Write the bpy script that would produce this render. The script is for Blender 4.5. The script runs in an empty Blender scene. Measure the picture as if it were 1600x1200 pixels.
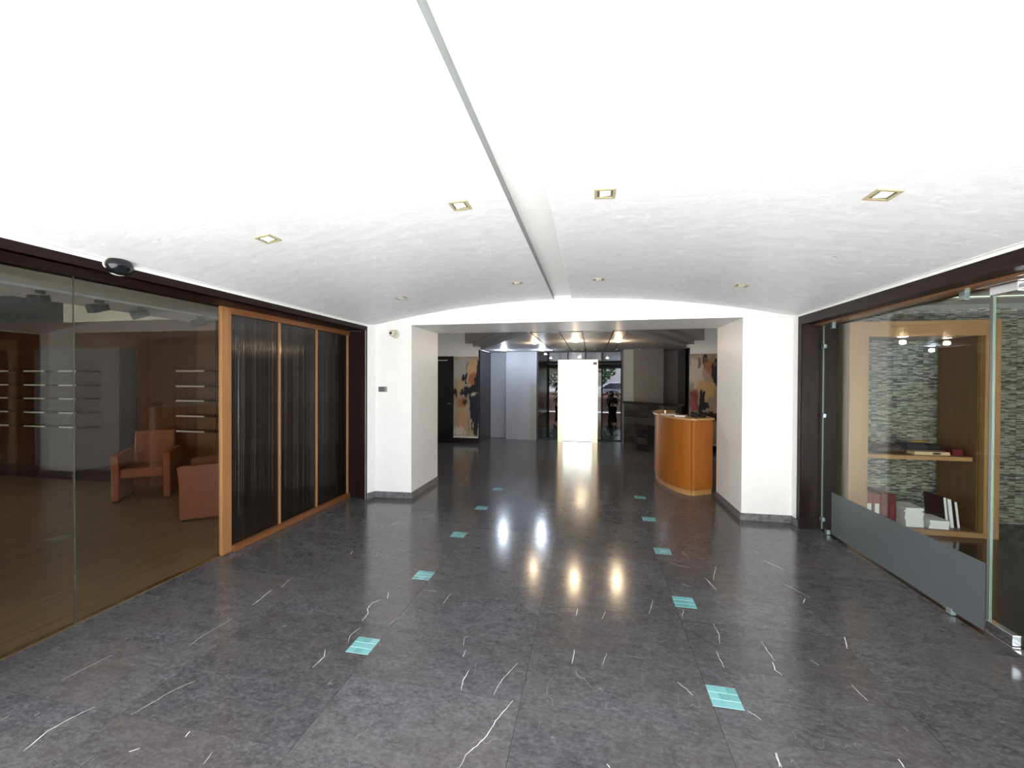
import bpy, math, random
from mathutils import Matrix, Vector, Euler
R = random.Random(7)
C = bpy.context.scene.collection
SC = bpy.context.scene
H = 1.6

# ------------------------------------------------------------------ camera, world, sun, exposure
cam = bpy.data.cameras.new('camera'); co = bpy.data.objects.new('camera', cam); C.objects.link(co)
cam.sensor_width = 36.0; cam.lens = 630.46 / 1600 * 36; cam.clip_start = .02; cam.clip_end = 300
rx = Vector((0.981394, 0.191956, 0.004263)); dn = Vector((0.005797, -0.007431, -0.999956)); fw = Vector((-0.191916, 0.981375, -0.008406))
co.matrix_world = Matrix(((rx[0], -dn[0], -fw[0], 0), (rx[1], -dn[1], -fw[1], 0), (rx[2], -dn[2], -fw[2], H), (0, 0, 0, 1)))
SC.camera = co
SC.view_settings.view_transform = 'Standard'; SC.view_settings.look = 'None'
SC.view_settings.gamma = 1.0; SC.view_settings.use_curve_mapping = False
SC.view_settings.exposure = 2.3
w = bpy.data.worlds.new('world'); SC.world = w; w.use_nodes = True
nt = w.node_tree; bg = nt.nodes['Background']
sky = nt.nodes.new('ShaderNodeTexSky'); sky.sky_type = 'NISHITA'; sky.sun_disc = False
sky.sun_elevation = math.radians(52); sky.sun_rotation = math.radians(200); sky.air_density = 1.6; sky.dust_density = 3.0
mixc = nt.nodes.new('ShaderNodeMix'); mixc.data_type = 'RGBA'; mixc.inputs[0].default_value = .55
mixc.inputs[7].default_value = (9.0, 9.2, 9.6, 1)
nt.links.new(sky.outputs[0], mixc.inputs[6]); nt.links.new(mixc.outputs[2], bg.inputs[0])
bg.inputs[1].default_value = .16
sl = bpy.data.lights.new('sun', 'SUN'); sl.energy = 5.5; sl.angle = math.radians(1.0); sl.color = (1, .96, .9)
so = bpy.data.objects.new('sun', sl); C.objects.link(so)
_az, _el = math.radians(58), math.radians(50)      # sun comes from behind and to the left of the viewer
so.rotation_euler = Vector((math.sin(_az) * math.cos(_el), math.cos(_az) * math.cos(_el), -math.sin(_el))).to_track_quat('-Z', 'Y').to_euler()
SC.cycles.max_bounces = 10; SC.cycles.diffuse_bounces = 6; SC.cycles.glossy_bounces = 5; SC.cycles.transparent_max_bounces = 16
SC.cycles.sample_clamp_indirect = 8

# ------------------------------------------------------------------ materials
def mat(name, col, rough=.5, metal=0., spec=.5, emis=None, estr=0., coat=0.):
    m = bpy.data.materials.new(name); m.use_nodes = True
    b = m.node_tree.nodes['Principled BSDF']
    b.inputs['Base Color'].default_value = (*col, 1); b.inputs['Roughness'].default_value = rough
    b.inputs['Metallic'].default_value = metal; b.inputs['Specular IOR Level'].default_value = spec
    b.inputs['Coat Weight'].default_value = coat; b.inputs['Coat Roughness'].default_value = .08
    if emis: b.inputs['Emission Color'].default_value = (*emis, 1); b.inputs['Emission Strength'].default_value = estr
    return m
class NG:
    def __init__(s, m): s.t = m.node_tree; s.b = s.t.nodes['Principled BSDF']
    def n(s, typ, **k):
        x = s.t.nodes.new(typ)
        for a, v in k.items():
            if a.startswith('i_'): x.inputs[a[2:].replace('_', ' ')].default_value = v
            else: setattr(x, a, v)
        return x
    def l(s, a, b): s.t.links.new(a, b)
    def pos(s, scale=(1, 1, 1), rand=0.):
        g = s.n('ShaderNodeNewGeometry'); mp = s.n('ShaderNodeMapping'); mp.inputs['Scale'].default_value = scale
        if rand:
            oi = s.n('ShaderNodeObjectInfo'); mu = s.n('ShaderNodeMath', operation='MULTIPLY'); mu.inputs[1].default_value = rand
            s.l(oi.outputs['Random'], mu.inputs[0]); cb = s.n('ShaderNodeCombineXYZ'); s.l(mu.outputs[0], cb.inputs[0]); s.l(mu.outputs[0], cb.inputs[1])
            s.l(cb.outputs[0], mp.inputs['Location'])
        s.l(g.outputs['Position'], mp.inputs['Vector']); return mp.outputs[0]
    def obj(s, scale=(1, 1, 1)):
        g = s.n('ShaderNodeTexCoord'); mp = s.n('ShaderNodeMapping'); mp.inputs['Scale'].default_value = scale
        s.l(g.outputs['Object'], mp.inputs['Vector']); return mp.outputs[0]
    def noise(s, vec, scale, detail=6, rough=.6, dist=0.):
        x = s.n('ShaderNodeTexNoise'); x.inputs['Scale'].default_value = scale; x.inputs['Detail'].default_value = detail
        x.inputs['Roughness'].default_value = rough; x.inputs['Distortion'].default_value = dist; s.l(vec, x.inputs['Vector']); return x.outputs['Fac']
    def ramp(s, fac, stops):
        r = s.n('ShaderNodeValToRGB'); e = r.color_ramp.elements
        while len(e) < len(stops): e.new(.5)
        for i, (p, c) in enumerate(stops): e[i].position = p; e[i].color = (*c, 1) if len(c) == 3 else c
        s.l(fac, r.inputs[0]); return r.outputs[0]
    def mix(s, f, a, b, bt='MIX'):
        x = s.n('ShaderNodeMix', data_type='RGBA', blend_type=bt)
        for sock, v in ((0, f), (6, a), (7, b)):
            if isinstance(v, (int, float)): x.inputs[sock].default_value = v
            elif isinstance(v, tuple): x.inputs[sock].default_value = (*v, 1)
            else: s.l(v, x.inputs[sock])
        return x.outputs[2]
    def math(s, op, a, b=0., c=0.):
        x = s.n('ShaderNodeMath', operation=op)
        for i, v in enumerate((a, b, c)):
            if isinstance(v, (int, float)): x.inputs[i].default_value = v
            else: s.l(v, x.inputs[i])
        return x.outputs[0]
    def bump(s, h, strength=.3, dist=.01):
        x = s.n('ShaderNodeBump'); x.inputs['Strength'].default_value = strength; x.inputs['Distance'].default_value = dist
        s.l(h, x.inputs['Height']); s.l(x.outputs[0], s.b.inputs['Normal']); return x
    def col(s, c): s.l(c, s.b.inputs['Base Color'])
    def rough(s, c): s.l(c, s.b.inputs['Roughness'])

def stone(name, lo, hi, rough=.13, rand=37., vein=True, scl=1., spk=.5):
    m = mat(name, lo, rough, spec=.5); g = NG(m); v = g.pos((1, 1, 1), rand)
    v = g.pos((1, 1.7, 1), rand) if vein else v
    n1 = g.noise(v, 8 * scl, 12, .76, .5)
    c = g.ramp(n1, [(.32, lo), (.5, tuple((a + b) / 2 for a, b in zip(lo, hi))), (.72, hi)])
    n2 = g.noise(v, 34 * scl, 8, .75, .3)
    c = g.mix(g.ramp(n2, [(.36, (.5, .5, .5)), (.54, (0, 0, 0))]), c, tuple(x * .55 for x in lo))
    c = g.mix(g.ramp(n2, [(.52, (0, 0, 0)), (.70, (.6, .6, .6))]), c, tuple(x * 1.25 for x in hi))
    n3 = g.noise(v, 75 * scl, 5, .8)
    sp = g.ramp(n3, [(.60, (0, 0, 0)), (.72, (1, 1, 1))])
    c = g.mix(g.math('MULTIPLY', sp, spk), c, (.33, .32, .31))
    if vein:
        nv = g.noise(g.pos((1.0, .55, 1), rand), 1.6, 4, .55, .5)
        d = g.math('ABSOLUTE', g.math('SUBTRACT', nv, .5))
        ln = g.math('LESS_THAN', d, .0008)
        mk = g.math('GREATER_THAN', g.noise(v, 3.3, 2, .5), .57)
        c = g.mix(g.math('MULTIPLY', g.math('MULTIPLY', ln, mk), .3), c, (.5, .49, .47))
        nb = g.noise(v, 1.1, 3, .5); c = g.mix(g.ramp(nb, [(.4, (0, 0, 0)), (.7, (.5, .5, .5))]), c, (.085, .07, .062))
    oi = g.n('ShaderNodeObjectInfo')
    k = g.math('MULTIPLY_ADD', oi.outputs['Random'], .26, .87)
    cb = g.n('ShaderNodeCombineColor'); [g.l(k, cb.inputs[i]) for i in range(3)]
    g.col(g.mix(1.0, c, cb.outputs[0], 'MULTIPLY'))
    g.rough(g.math('MULTIPLY_ADD', g.noise(v, 5, 5, .6), .12, rough - .05))
    return m
def wood(name, c0, c1, rough=.35, axis=2, rand=0., coat=.15):
    m = mat(name, c0, rough, coat=coat); g = NG(m)
    s = [16, 16, 16]; s[axis] = .9
    v = g.pos(tuple(s), rand)
    n = g.noise(v, 1.6, 6, .6, 1.2); c = g.ramp(n, [(.3, c0), (.7, c1)])
    n2 = g.noise(g.pos(tuple(x * 4 for x in s), rand), 2, 3, .6)
    g.col(g.mix(g.math('MULTIPLY', n2, .35), c, tuple(x * .6 for x in c0))); g.bump(n2, .06, .003); return m
def plaster(name, col, amt=.02, rough=.6, bump=.05, sc=14):
    m = mat(name, col, rough); g = NG(m); v = g.pos()
    n = g.noise(v, sc, 8, .65); g.col(g.ramp(n, [(.3, tuple(max(0, c - amt) for c in col)), (.7, tuple(min(1, c + amt) for c in col))])); g.bump(n, bump, .01); return m

M = {}
M['slab'] = stone('polished_grey_limestone', (.036, .037, .041), (.118, .119, .126), .15)
M['skirt'] = stone('grey_marble_skirting', (.06, .06, .063), (.24, .24, .25), .2, 0, True, 2.0)
M['blackmarble'] = stone('black_marble', (.003, .003, .0035), (.011, .010, .011), .15, 11, spk=.03)
M['grout'] = mat('floor_joint', (.045, .045, .047), .5)
M['white'] = plaster('white_wall_paint', (.80, .80, .79), .012, .55, .04, 20)
M['whiteR'] = plaster('satin_white_paint', (.80, .795, .78), .02, .42, .03, 9)
M['trim'] = mat('white_cornice', (.82, .82, .80), .4)
M['grooveshade'] = mat('groove_shade_grey', (.20, .215, .205), .5)  # shade inside the ceiling groove put into this grey
m = mat('stucco_ceiling', (.78, .78, .77), .38, spec=.5); g = NG(m); v = g.pos((1, 1.8, 1))
n = g.noise(v, 7, 8, .62, .6); v2 = g.noise(g.pos((1.0, 1.7, 1)), 7, 5, .55, .6)
c = g.ramp(n, [(.3, (.66, .66, .66)), (.6, (.74, .74, .74)), (.8, (.80, .80, .80))])
g.col(g.mix(g.ramp(v2, [(.60, (0, 0, 0)), (.66, (.42, .42, .42))]), c, (.90, .90, .89)))
g.rough(g.ramp(v2, [(.60, (.5, .5, .5)), (.7, (.25, .25, .25))])); g.bump(n, .22, .012); M['ceil'] = m
M['wenge'] = wood('dark_wenge', (.009, .0035, .0035), (.020, .009, .009), .42, 1, coat=0.)
M['wengeV'] = wood('dark_wenge_upright', (.009, .0035, .0035), (.020, .009, .009), .42, 2, coat=0.)
for k_ in ('wenge', 'wengeV'): M[k_].node_tree.nodes['Principled BSDF'].inputs['Specular IOR Level'].default_value = .18
M['oak'] = wood('honey_wood', (.30, .135, .048), (.42, .205, .08), .45, 2)
M['oakH'] = wood('honey_wood_rail', (.17, .06, .018), (.26, .10, .03), .38, 1)
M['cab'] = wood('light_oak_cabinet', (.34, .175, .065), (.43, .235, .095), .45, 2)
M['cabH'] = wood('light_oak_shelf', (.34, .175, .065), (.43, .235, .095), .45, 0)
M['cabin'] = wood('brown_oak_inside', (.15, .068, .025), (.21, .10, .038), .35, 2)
M['desk'] = wood('orange_maple', (.30, .085, .007), (.41, .135, .013), .35, 2, coat=.25)
M['desktop'] = wood('maple_edge', (.40, .2, .07), (.55, .3, .12), .3, 0, coat=.4)
M['plank'] = wood('laminate_plank', (.20, .115, .045), (.36, .23, .105), .36, 1, 53.)
M['woodwall'] = wood('brown_wood_panelling', (.072, .024, .009), (.11, .040, .016), .35, 2)
M['leather'] = plaster('tan_leather', (.30, .085, .035), .03, .38, .1, 60)
M['leatherD'] = plaster('dark_tan_leather', (.26, .08, .035), .03, .42, .1, 60)
M['black'] = mat('black_lacquer', (.004, .004, .005), .15)
M['blackmat'] = mat('black_matt', (.01, .01, .011), .45)
M['charcoal'] = mat('charcoal_wall', (.012, .012, .016), .3)
M['steel'] = mat('brushed_steel', (.72, .72, .73), .22, 1.0)
M['chrome'] = mat('chrome', (.85, .85, .86), .07, 1.0)
M['brass'] = mat('gold_brass', (.75, .55, .28), .28, 1.0)
M['liftdoor'] = mat('polished_pale_metal', (.93, .92, .88), .16, 1.0)
M['liftjamb'] = mat('pale_cream_metal', (.60, .52, .38), .3, 1.0)
M['greywall'] = plaster('grey_lacquered_panel', (.24, .25, .285), .01, .55, .01, 5)
M['warmgrey'] = plaster('warm_grey_wall', (.10, .088, .085), .01, .5, .02, 9)
M['palegrey'] = plaster('pale_grey_wall', (.20, .20, .19), .01, .5, .02, 9)
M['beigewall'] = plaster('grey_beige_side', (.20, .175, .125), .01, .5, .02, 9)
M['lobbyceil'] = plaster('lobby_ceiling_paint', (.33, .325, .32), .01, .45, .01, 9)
M['cream'] = plaster('cream_bulkhead', (.72, .68, .53), .01, .6, .01, 9)
M['green'] = plaster('dark_green_beam', (.02, .032, .024), .004, .5, .01, 9)
M['grpanel'] = plaster('grey_fabric_panel', (.095, .08, .08), .015, .6, .05, 30)
M['plinth'] = plaster('dark_plum_plinth', (.045, .022, .025), .005, .35, .01, 9)
M['shelflip'] = mat('pale_shelf_edge', (.62, .60, .54), .4)
M['darkfloor'] = plaster('dark_parquet', (.018, .010, .008), .004, .16, .01, 4)
M['blackfloor'] = plaster('polished_black_granite', (.02, .021, .026), .006, .07, .004, 14)
M['asphalt'] = plaster('pale_paving', (.60, .61, .62), .04, .8, .1, 6)
M['leaf'] = plaster('green_leaf', (.05, .13, .03), .02, .45, .05, 12)
M['leafD'] = plaster('dark_green_leaf', (.018, .045, .015), .01, .45, .05, 12)
M['leafB'] = plaster('bright_green_leaf', (.16, .30, .05), .04, .5, .05, 5)
M['bark'] = plaster('bark', (.09, .06, .04), .02, .8, .3, 20)
M['pot'] = mat('dark_planter', (.02, .02, .022), .4)
M['soil'] = mat('soil', (.03, .02, .012), .9)
M['terracotta'] = plaster('peach_wall', (.55, .33, .24), .03, .7, .05, 8)
M['carpaint'] = mat('silver_blue_car_paint', (.45, .52, .60), .2, .6, coat=.8)
M['carglass'] = mat('dark_car_glass', (.02, .025, .03), .06)
M['rubber'] = mat('tyre_rubber', (.015, .015, .015), .7)
M['red'] = mat('dark_red_cloth', (.13, .005, .009), .4)
M['redlite'] = mat('red_binder', (.22, .01, .014), .4)
M['maroon'] = mat('maroon_folder', (.05, .004, .008), .35)
M['paper'] = mat('white_paper', (.82, .82, .80), .6)
M['beigebox'] = mat('beige_card', (.60, .46, .28), .5)
M['cable'] = mat('black_cable', (.012, .010, .010), .5)
M['bagbrown'] = mat('dark_brown_bag', (.045, .022, .012), .5)
M['smoke'] = mat('smoky_plastic', (.025, .028, .028), .2)
M['gold'] = mat('gold_ribbon', (.62, .38, .10), .4)
M['ivory'] = mat('ivory_lamp_trim', (.40, .35, .20), .4)
M['lampin'] = mat('lamp_recess_shade', (.13, .115, .08), .5)  # dark tone stands in for the shade of a hollow
M['lampface'] = mat('white_lamp_face', (.92, .92, .88), .35)
M['dome'] = mat('black_glossy_dome', (.006, .007, .010), .05)
M['camwhite'] = mat('ivory_plastic', (.55, .53, .42), .35)
M['greyplate'] = mat('grey_metal_plate', (.28, .28, .27), .4, .3)
M['spotdark'] = mat('dark_green_grey_spot', (.012, .018, .018), .4)
M['rail'] = mat('pale_track_rail', (.60, .68, .66), .35)
M['veinwhite'] = mat('white_calcite', (.74, .74, .71), .2)
M['lampW'] = mat('warm_lamp', (1, .9, .7), .5, emis=(1, .78, .52), estr=14)
M['lampC'] = mat('cool_lamp', (.9, .95, 1), .5, emis=(.78, .86, 1), estr=14)
M['lampS'] = mat('small_lamp', (1, .95, .9), .5, emis=(1, .95, .88), estr=2.5)
M['cove'] = mat('cove_light', (.9, .95, .85), .5, emis=(.85, .95, .8), estr=.12)

def glass(name, tint, refl_rough=.0, ior=1.5, haze=None, hz=0.):
    m = bpy.data.materials.new(name); m.use_nodes = True; t = m.node_tree; t.nodes.clear()
    o = t.nodes.new('ShaderNodeOutputMaterial'); tr = t.nodes.new('ShaderNodeBsdfTransparent'); tr.inputs[0].default_value = (*tint, 1)
    gl = t.nodes.new('ShaderNodeBsdfGlossy'); gl.inputs['Roughness'].default_value = refl_rough; gl.inputs[0].default_value = (1, 1, 1, 1)
    lw = t.nodes.new('ShaderNodeLayerWeight'); lw.inputs[0].default_value = .5
    pw_ = t.nodes.new('ShaderNodeMath'); pw_.operation = 'POWER'; pw_.inputs[1].default_value = 5; t.links.new(lw.outputs['Facing'], pw_.inputs[0])
    fr = t.nodes.new('ShaderNodeMath'); fr.operation = 'MULTIPLY_ADD'; f0 = ((ior - 1) / (ior + 1)) ** 2
    fr.inputs[1].default_value = 1 - f0; fr.inputs[2].default_value = f0; t.links.new(pw_.outputs[0], fr.inputs[0])
    mx = t.nodes.new('ShaderNodeMixShader'); t.links.new(fr.outputs[0], mx.inputs[0]); t.links.new(gl.outputs[0], mx.inputs[2])
    if haze:
        df = t.nodes.new('ShaderNodeBsdfDiffuse'); df.inputs[0].default_value = (*haze, 1)
        m2 = t.nodes.new('ShaderNodeMixShader'); m2.inputs[0].default_value = hz
        t.links.new(tr.outputs[0], m2.inputs[1]); t.links.new(df.outputs[0], m2.inputs[2]); t.links.new(m2.outputs[0], mx.inputs[1])
    else: t.links.new(tr.outputs[0], mx.inputs[1])
    t.links.new(mx.outputs[0], o.inputs[0]); return m
M['glassL'] = glass('left_clear_glass', (.88, .88, .85), ior=1.5)
M['glassR'] = glass('right_clear_glass', (.92, .95, .92), ior=1.45)
M['frost'] = glass('frosted_film', (.45, .5, .5), .35, 1.4, (.115, .13, .135), .85)
M['smokedglass'] = glass('smoked_facade_glass', (.30, .30, .32), ior=1.5)
M['glassedge'] = mat('green_glass_edge', (.22, .30, .26), .25)
M['teal'] = mat('teal_glass', (.10, .42, .42), .12, coat=.5)
g = NG(M['teal']); oi = g.n('ShaderNodeObjectInfo'); g.col(g.ramp(oi.outputs['Random'], [(0, (.10, .27, .27)), (.5, (.14, .35, .36)), (1, (.18, .41, .42))]))
M['tealgap'] = mat('pale_teal_joint', (.34, .56, .55), .3)
M['clip'] = mat('grey_green_clip', (.20, .25, .25), .15, .5)
M['silicone'] = mat('dark_silicone', (.06, .065, .055), .4)
# reeded bronze glass
m = mat('bronze_reeded_glass', (.006, .0035, .0025), .12, spec=.8); M['reed'] = m
b = m.node_tree.nodes['Principled BSDF']; b.inputs['IOR'].default_value = 1.6
t = m.node_tree; tr = t.nodes.new('ShaderNodeBsdfTransparent'); tr.inputs[0].default_value = (.16, .09, .055, 1)
mx = t.nodes.new('ShaderNodeMixShader'); mx.inputs[0].default_value = .78; o = t.nodes['Material Output']
t.links.new(tr.outputs[0], mx.inputs[1]); t.links.new(b.outputs[0], mx.inputs[2]); t.links.new(mx.outputs[0], o.inputs[0])
# ledger stone strips
m = mat('split_face_ledger_stone', (.3, .3, .28), .6); g = NG(m); M['ledger'] = m
geo = g.n('ShaderNodeNewGeometry'); sx = g.n('ShaderNodeSeparateXYZ'); g.l(geo.outputs['Position'], sx.inputs[0])
wob = g.noise(g.pos((2.2, 2.2, 9)), 1.5, 3, .5)
cb = g.n('ShaderNodeCombineXYZ'); g.l(g.math('ADD', sx.outputs[0], sx.outputs[1]), cb.inputs[0])
g.l(g.math('ADD', sx.outputs[2], g.math('MULTIPLY', wob, .035)), cb.inputs[1])
br = g.n('ShaderNodeTexBrick'); g.l(cb.outputs[0], br.inputs['Vector'])
br.offset = .37; br.squash = .7; br.inputs['Scale'].default_value = 1.0; br.inputs['Brick Width'].default_value = .075; br.inputs['Row Height'].default_value = .0115
br.inputs['Mortar Size'].default_value = .0011; br.inputs['Bias'].default_value = 0
br.inputs['Color1'].default_value = (.58, .58, .50, 1); br.inputs['Color2'].default_value = (.018, .022, .02, 1); br.inputs['Mortar'].default_value = (.015, .015, .014, 1)
nn = g.noise(g.pos((7, 7, 60)), 1, 3, .6)
g.col(g.mix(g.ramp(nn, [(.40, (0, 0, 0)), (.70, (.55, .55, .55))]), br.outputs['Color'], (.13, .125, .115)))
g.bump(g.math('MULTIPLY', br.outputs['Fac'], -1), .8, .01)

# ------------------------------------------------------------------ geometry helpers
class MB:
    def __init__(s): s.v = []; s.f = []
    def add(s, vs, fs):
        k = len(s.v); s.v += [tuple(map(float, v)) for v in vs]; s.f += [tuple(i + k for i in f) for f in fs]; return s
    def box(s, x0, x1, y0, y1, z0, z1):
        if x0 > x1: x0, x1 = x1, x0
        if y0 > y1: y0, y1 = y1, y0
        if z0 > z1: z0, z1 = z1, z0
        return s.add([(x, y, z) for z in (z0, z1) for y in (y0, y1) for x in (x0, x1)],
                     [(0, 2, 3, 1), (4, 5, 7, 6), (0, 1, 5, 4), (2, 6, 7, 3), (0, 4, 6, 2), (1, 3, 7, 5)])
    def prism(s, poly, z0, z1):
        a = sum(poly[i][0] * poly[(i + 1) % len(poly)][1] - poly[(i + 1) % len(poly)][0] * poly[i][1] for i in range(len(poly)))
        if a < 0: poly = poly[::-1]
        n = len(poly)
        return s.add([(x, y, z0) for x, y in poly] + [(x, y, z1) for x, y in poly],
                     [tuple(range(n))[::-1], tuple(range(n, 2 * n))] + [(i, (i + 1) % n, n + (i + 1) % n, n + i) for i in range(n)])
    def extrude(s, poly, ax, a0, a1):      # poly in the plane perpendicular to ax, extruded from a0 to a1
        n = len(poly)
        def q(p, a): return (a, p[0], p[1]) if ax == 0 else ((p[0], a, p[1]) if ax == 1 else (p[0], p[1], a))
        return s.add([q(p, a0) for p in poly] + [q(p, a1) for p in poly],
                     [tuple(range(n))[::-1], tuple(range(n, 2 * n))] + [(i, (i + 1) % n, n + (i + 1) % n, n + i) for i in range(n)])
    def tube(s, pts, r, n=8, cap=True):
        pts = [Vector(p) for p in pts]; rs = r if isinstance(r, (list, tuple)) else [r] * len(pts)
        rings = []; prev = None
        for i, p in enumerate(pts):
            d = (pts[min(i + 1, len(pts) - 1)] - pts[max(i - 1, 0)]).normalized()
            u = Vector((0, 0, 1)) if abs(d.z) < .9 else Vector((1, 0, 0))
            if prev is not None: u = prev
            a = (u - d * u.dot(d)).normalized(); prev = a; b = d.cross(a)
            rings.append([p + (a * math.cos(2 * math.pi * j / n) + b * math.sin(2 * math.pi * j / n)) * rs[i] for j in range(n)])
        vs = [v for q in rings for v in q]; fs = []
        for i in range(len(rings) - 1):
            for j in range(n): fs.append((i * n + j, i * n + (j + 1) % n, (i + 1) * n + (j + 1) % n, (i + 1) * n + j))
        if cap: fs += [tuple(range(n))[::-1], tuple(range((len(rings) - 1) * n, len(rings) * n))]
        return s.add(vs, fs)
    def lathe(s, prof, n=24, c=(0, 0, 0), ax=2):
        vs = []; fs = []
        for r, z in prof:
            for j in range(n):
                a = 2 * math.pi * j / n; p = [r * math.cos(a), r * math.sin(a), z]
                if ax == 0: p = [p[2], p[0], p[1]]
                if ax == 1: p = [p[1], p[2], p[0]]
                vs.append((p[0] + c[0], p[1] + c[1], p[2] + c[2]))
        for i in range(len(prof) - 1):
            for j in range(n): fs.append((i * n + j, i * n + (j + 1) % n, (i + 1) * n + (j + 1) % n, (i + 1) * n + j))
        fs += [tuple(range(n))[::-1], tuple(range((len(prof) - 1) * n, len(prof) * n))]
        return s.add(vs, fs)
    def mesh(s, name, m, smooth=False):
        me = bpy.data.meshes.new(name); me.from_pydata(s.v, [], s.f); me.update()
        if m: me.materials.append(m)
        if smooth: me.polygons.foreach_set('use_smooth', [True] * len(me.polygons)); me.update()
        return me
    def build(s, name, m, parent=None, world=True, smooth=False, bevel=0., **tags):
        """vertices are given in scene metres; for a child they are made relative to its thing (world=False: already local)"""
        if parent is not None and world:
            q = parent; off = Vector((0, 0, 0))
            while q is not None: off += q.location; q = q.parent
            s.v = [(v[0] - off.x, v[1] - off.y, v[2] - off.z) for v in s.v]
        o = bpy.data.objects.new(name, s.mesh(name, m, smooth)); C.objects.link(o)
        if parent is not None: o.parent = parent
        if bevel:
            b = o.modifiers.new('bevel', 'BEVEL'); b.width = bevel; b.segments = 2; b.limit_method = 'ANGLE'; b.angle_limit = .7
        tag(o, **tags); return o
def tag(o, label=None, cat=None, group=None, kind=None):
    if label: o['label'] = label
    if cat: o['category'] = cat
    if group: o['group'] = group
    if kind: o['kind'] = kind
    return o
def thing(name, loc, label, cat, group=None, rz=0.):
    o = bpy.data.objects.new(name, None); C.objects.link(o); o.location = loc; o.rotation_euler = (0, 0, rz); o.empty_display_size = .1
    return tag(o, label, cat, group)
def link_copy(me, name, parent, loc=(0, 0, 0)):
    o = bpy.data.objects.new(name, me); C.objects.link(o); o.parent = parent; o.location = loc; return o
def copy_tree(o, parent=None):
    c = o.copy(); C.objects.link(c); c.parent = parent
    for ch in [x for x in list(bpy.data.objects) if x.parent == o]: copy_tree(ch, c)
    return c
def S(name, mb, m, parent=None, **k):
    if parent is None: k.setdefault('kind', 'structure')
    return mb.build(name, m, parent, **k)
B = MB

# ------------------------------------------------------------------ the hall: constants read off the photograph
XL, XR, YE, YF = -2.95, 2.25, 5.08, .8       # wall planes, end wall, street front
YB = 6.03; ZS = 2.337; ZT = 2.315
XC = -.35
def zv(x): return 2.622 - .0418 * (x - XC) ** 2
def stuff(o): o['kind'] = 'stuff'; return o

# floor ------------------------------------------------------------
floor = S('floor', B().box(-4.9, 3.6, YF - .02, 11.4, -.12, -.012), M['grout'])
xs = [-4.06, -3.13, -2.195, -1.266, -.336, .6, 1.53, 2.46, 3.39]
xs = [-4.99] + xs
y0 = 1.52 - .4475 * 1; ys = [y0 + .4475 * k for k in range(23)]
INL = [2.205 + .895 * k for k in range(5)]
g2 = .0009
def region(yc): return (-3.30, 2.45) if yc < 5.09 else ((-2.375, 1.715) if yc < 6.03 else (-4.6, 3.2))
cache = {}
for i in range(len(ys) - 1):
    a, c = ys[i], ys[i + 1]
    if i == 0: a = YF
    for j in range(len(xs) - 1):
        x0, x1 = xs[j] + g2, xs[j + 1] - g2
        # trim at room borders, splitting where a border falls inside the course
        cuts = [a + g2] + [q for q in (6.03,) if a + g2 < q < c - g2] + [c - g2]
        for q0, q1 in zip(cuts, cuts[1:]):
            lo, hi = region((q0 + q1) / 2)
            u0, u1 = max(x0, lo), min(x1, hi)
            if u1 - u0 < .03 or q1 - q0 < .02: continue
            if q1 > 11.3: q1 = 11.3
            poly = [(u0, q0), (u1, q0), (u1, q1), (u0, q1)]
            yi = [y for y in INL if q0 < y < q1]
            if yi and j in (3, 5 + 1) and (abs(u1 + 1.266) < .01 or abs(u0 - .6) < .01):
                y = yi[0]; n = .0745
                if abs(u1 + 1.266) < .01: poly = [(u0, q0), (u1, q0), (u1, y - n), (u1 - .145, y - n), (u1 - .145, y + n), (u1, y + n), (u1, q1), (u0, q1)]
                else: poly = [(u0, q0), (u1, q0), (u1, q1), (u0, q1), (u0, y + n), (u0 + .145, y + n), (u0 + .145, y - n), (u0, y - n)]
            key = tuple((round(p[0] - u0, 4), round(p[1] - q0, 4)) for p in poly)
            if key not in cache: cache[key] = B().prism(list(key), -.012, 0).mesh('floor_slab', M['slab'])
            link_copy(cache[key], 'floor_slab', floor, (u0, q0, R.uniform(-.0002, .0002)))
tm = B().box(-.0236, .0236, -.0205, .0205, -.008, 0).mesh('glass_tile', M['teal'])
for y in INL:
    for x in (-1.266 - .073, .6 + .073):
        inl = B().box(x - .072, x + .072, y - .072, y + .072, -.012, -.0012).build('glass_inlay', M['tealgap'], floor, label='square inlay of nine teal glass tiles')
        for a in (-1, 0, 1):
            for c in (-1, 0, 1):
                link_copy(tm, 'glass_tile', inl, (x + a * .0477, y + c * .0480, R.uniform(.0, .0004)))
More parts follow.
